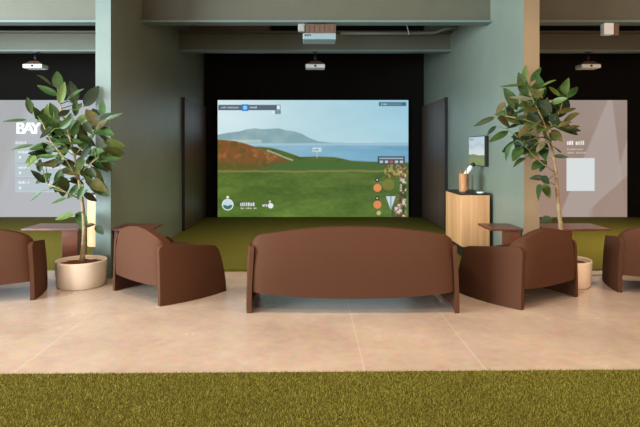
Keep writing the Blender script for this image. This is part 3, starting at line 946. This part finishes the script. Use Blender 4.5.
potted_tree('potted tree behind the right middle armchair, in front of the tan wall end', (2.76, 5.945), .262, .275,
            [(565, 262, 0), (561, 230, 0), (558, 200, 0), (556, 173, .0), (552, 150, .02), (547, 132, 0), (540, 114, 0), (533, 100, .0), (529, 90, 0)],
            [[(555, 172, 0), (543, 164, -.05), (532, 154, -.08), (520, 140, -.1)], [(547, 132, 0), (558, 116, .05), (564, 98, .05)], [(545, 128, 0), (526, 120, -.1), (506, 116, -.15)], [(556, 176, 0), (546, 182, -.1)]],
            RIGHT, 30, 9, (540, 120, 15, 19))

# ------------------------------------------------------------------ foreground turf
Ya = lambda x: 3.563 + .0175 * x           # its far edge, not quite square to the room
bm = bmesh.new()
vs = []
for x, y in ((-3.6, .6), (3.6, .6), (3.6, Ya(3.6)), (-3.6, Ya(-3.6))):
    vs.append((bm.verts.new((x, y, 0.0)), bm.verts.new((x, y, .012))))
bm.faces.new([v[1] for v in vs]); bm.faces.new([v[0] for v in vs][::-1])
for i in range(4):
    a, c = vs[i], vs[(i + 1) % 4]
    bm.faces.new((a[0], c[0], c[1], a[1]))
struct('turf_mat_base', bm, M['turf_base'])
nb = 230000
x = rng.uniform(-3.0, 3.0, nb); y = rng.uniform(2.35, 3.63, nb)
keep = y < Ya(x) + rng.normal(0, .004, nb)
x, y = x[keep], y[keep]; nb = len(x)
h = rng.uniform(.007, .016, nb); w = rng.uniform(.0012, .0024, nb); a = rng.uniform(0, 2 * PI, nb)
lx = rng.normal(0, .005, nb); ly = rng.normal(-.001, .005, nb)
dx = np.cos(a) * w; dy = np.sin(a) * w
co = np.stack([np.stack([x - dx, y - dy, np.full(nb, .011)], -1), np.stack([x + dx, y + dy, np.full(nb, .011)], -1),
               np.stack([x + lx, y + ly, .012 + h], -1)], 1).reshape(-1, 3)
me = bpy.data.meshes.new('turf_blades')
me.vertices.add(nb * 3); me.vertices.foreach_set('co', co.ravel())
me.loops.add(nb * 3); me.loops.foreach_set('vertex_index', np.arange(nb * 3))
me.polygons.add(nb); me.polygons.foreach_set('loop_start', np.arange(0, nb * 3, 3)); me.polygons.foreach_set('loop_total', np.full(nb, 3))
me.update(calc_edges=True)
at_ = me.attributes.new('tone', 'FLOAT', 'POINT')
tone = np.clip(rng.normal(.45, .22, nb) + .25 * (fbm(x * 10, y * 10, 3., 91) - .5), 0, 1)
at_.data.foreach_set('value', np.repeat(tone, 3).astype(np.float32))
tag(obj('turf_grass', me, M['blades']), 'olive green artificial turf across the foreground', 'grass', kind='stuff')


# ------------------------------------------------------------------ light
def area(name, loc, target, sx_, sy_, power, rgb, spread=180):
    l = bpy.data.lights.new(name, 'AREA'); l.shape = 'RECTANGLE'; l.size = sx_; l.size_y = sy_
    l.energy = power; l.color = rgb; l.spread = math.radians(spread)
    o = bpy.data.objects.new(name, l); COL.objects.link(o)
    o.location = loc
    o.rotation_euler = (Vector(target) - Vector(loc)).to_track_quat('-Z', 'Y').to_euler()
    return o


area('window_daylight', (-4.6, -5.8, 2.1), (-.5, 6, 1.2), 5.6, 2.9, 450, (.92, .96, 1.0))
area('window_daylight', (4.6, -5.8, 2.1), (1, 6, 1.2), 5.6, 2.9, 150, (1.0, .80, .58))  # added warm light from the right rear, source unseen, not daylight
area('window_daylight', (-8.9, .5, 2.0), (0, 5, 1.0), 7.6, 2.9, 3300, (.78, .93, 1.0))
area('window_daylight', (8.9, .5, 2.0), (0, 5, 1.0), 7.6, 2.9, 330, (1.0, .55, .27))  # added orange light from the right, unseen, warms chairs and wall end
for x in (-4.5, -1.5, 1.5, 4.5):
    for y in (1.2, 4.2):
        area('ceiling_downlight', (x, y, CEIL - .06), (x, y, 0), .5, .5, 61, (1.0, .78, .56), 150)  # added warm fill over the hall floor, no fixture modelled
for x, p, c in ((-4.9, 60, (1.0, .86, .6)), (.08, 46, (1.0, .90, .68)), (5.0, 90, (1.0, .80, .5))):
    area('bay_downlight', (x, 8.1, CEIL - .06), (x, 8.0, 0), .6, .3, p, c, 95)  # unseen fill added to brighten the bay turf

w = bpy.data.worlds.new('world'); SC.world = w; w.use_nodes = True
bg = w.node_tree.nodes['Background']
bg.inputs['Color'].default_value = (.75, .85, 1, 1); bg.inputs['Strength'].default_value = .6

# ------------------------------------------------------------------ camera
cam = bpy.data.cameras.new('camera')
cam.sensor_width = 36; cam.lens = FPX / 640 * 36
cam.shift_x = (320 - CX) / 640; cam.shift_y = -(213.5 - CY) / 640
co_ = bpy.data.objects.new('camera', cam); COL.objects.link(co_)
co_.location = (0, 0, HC); co_.rotation_euler = (PI / 2, 0, 0)
SC.camera = co_
SC.view_settings.view_transform = 'Standard'
SC.view_settings.look = 'None'
SC.view_settings.gamma = 1
SC.view_settings.use_curve_mapping = False
SC.view_settings.exposure = 0.0
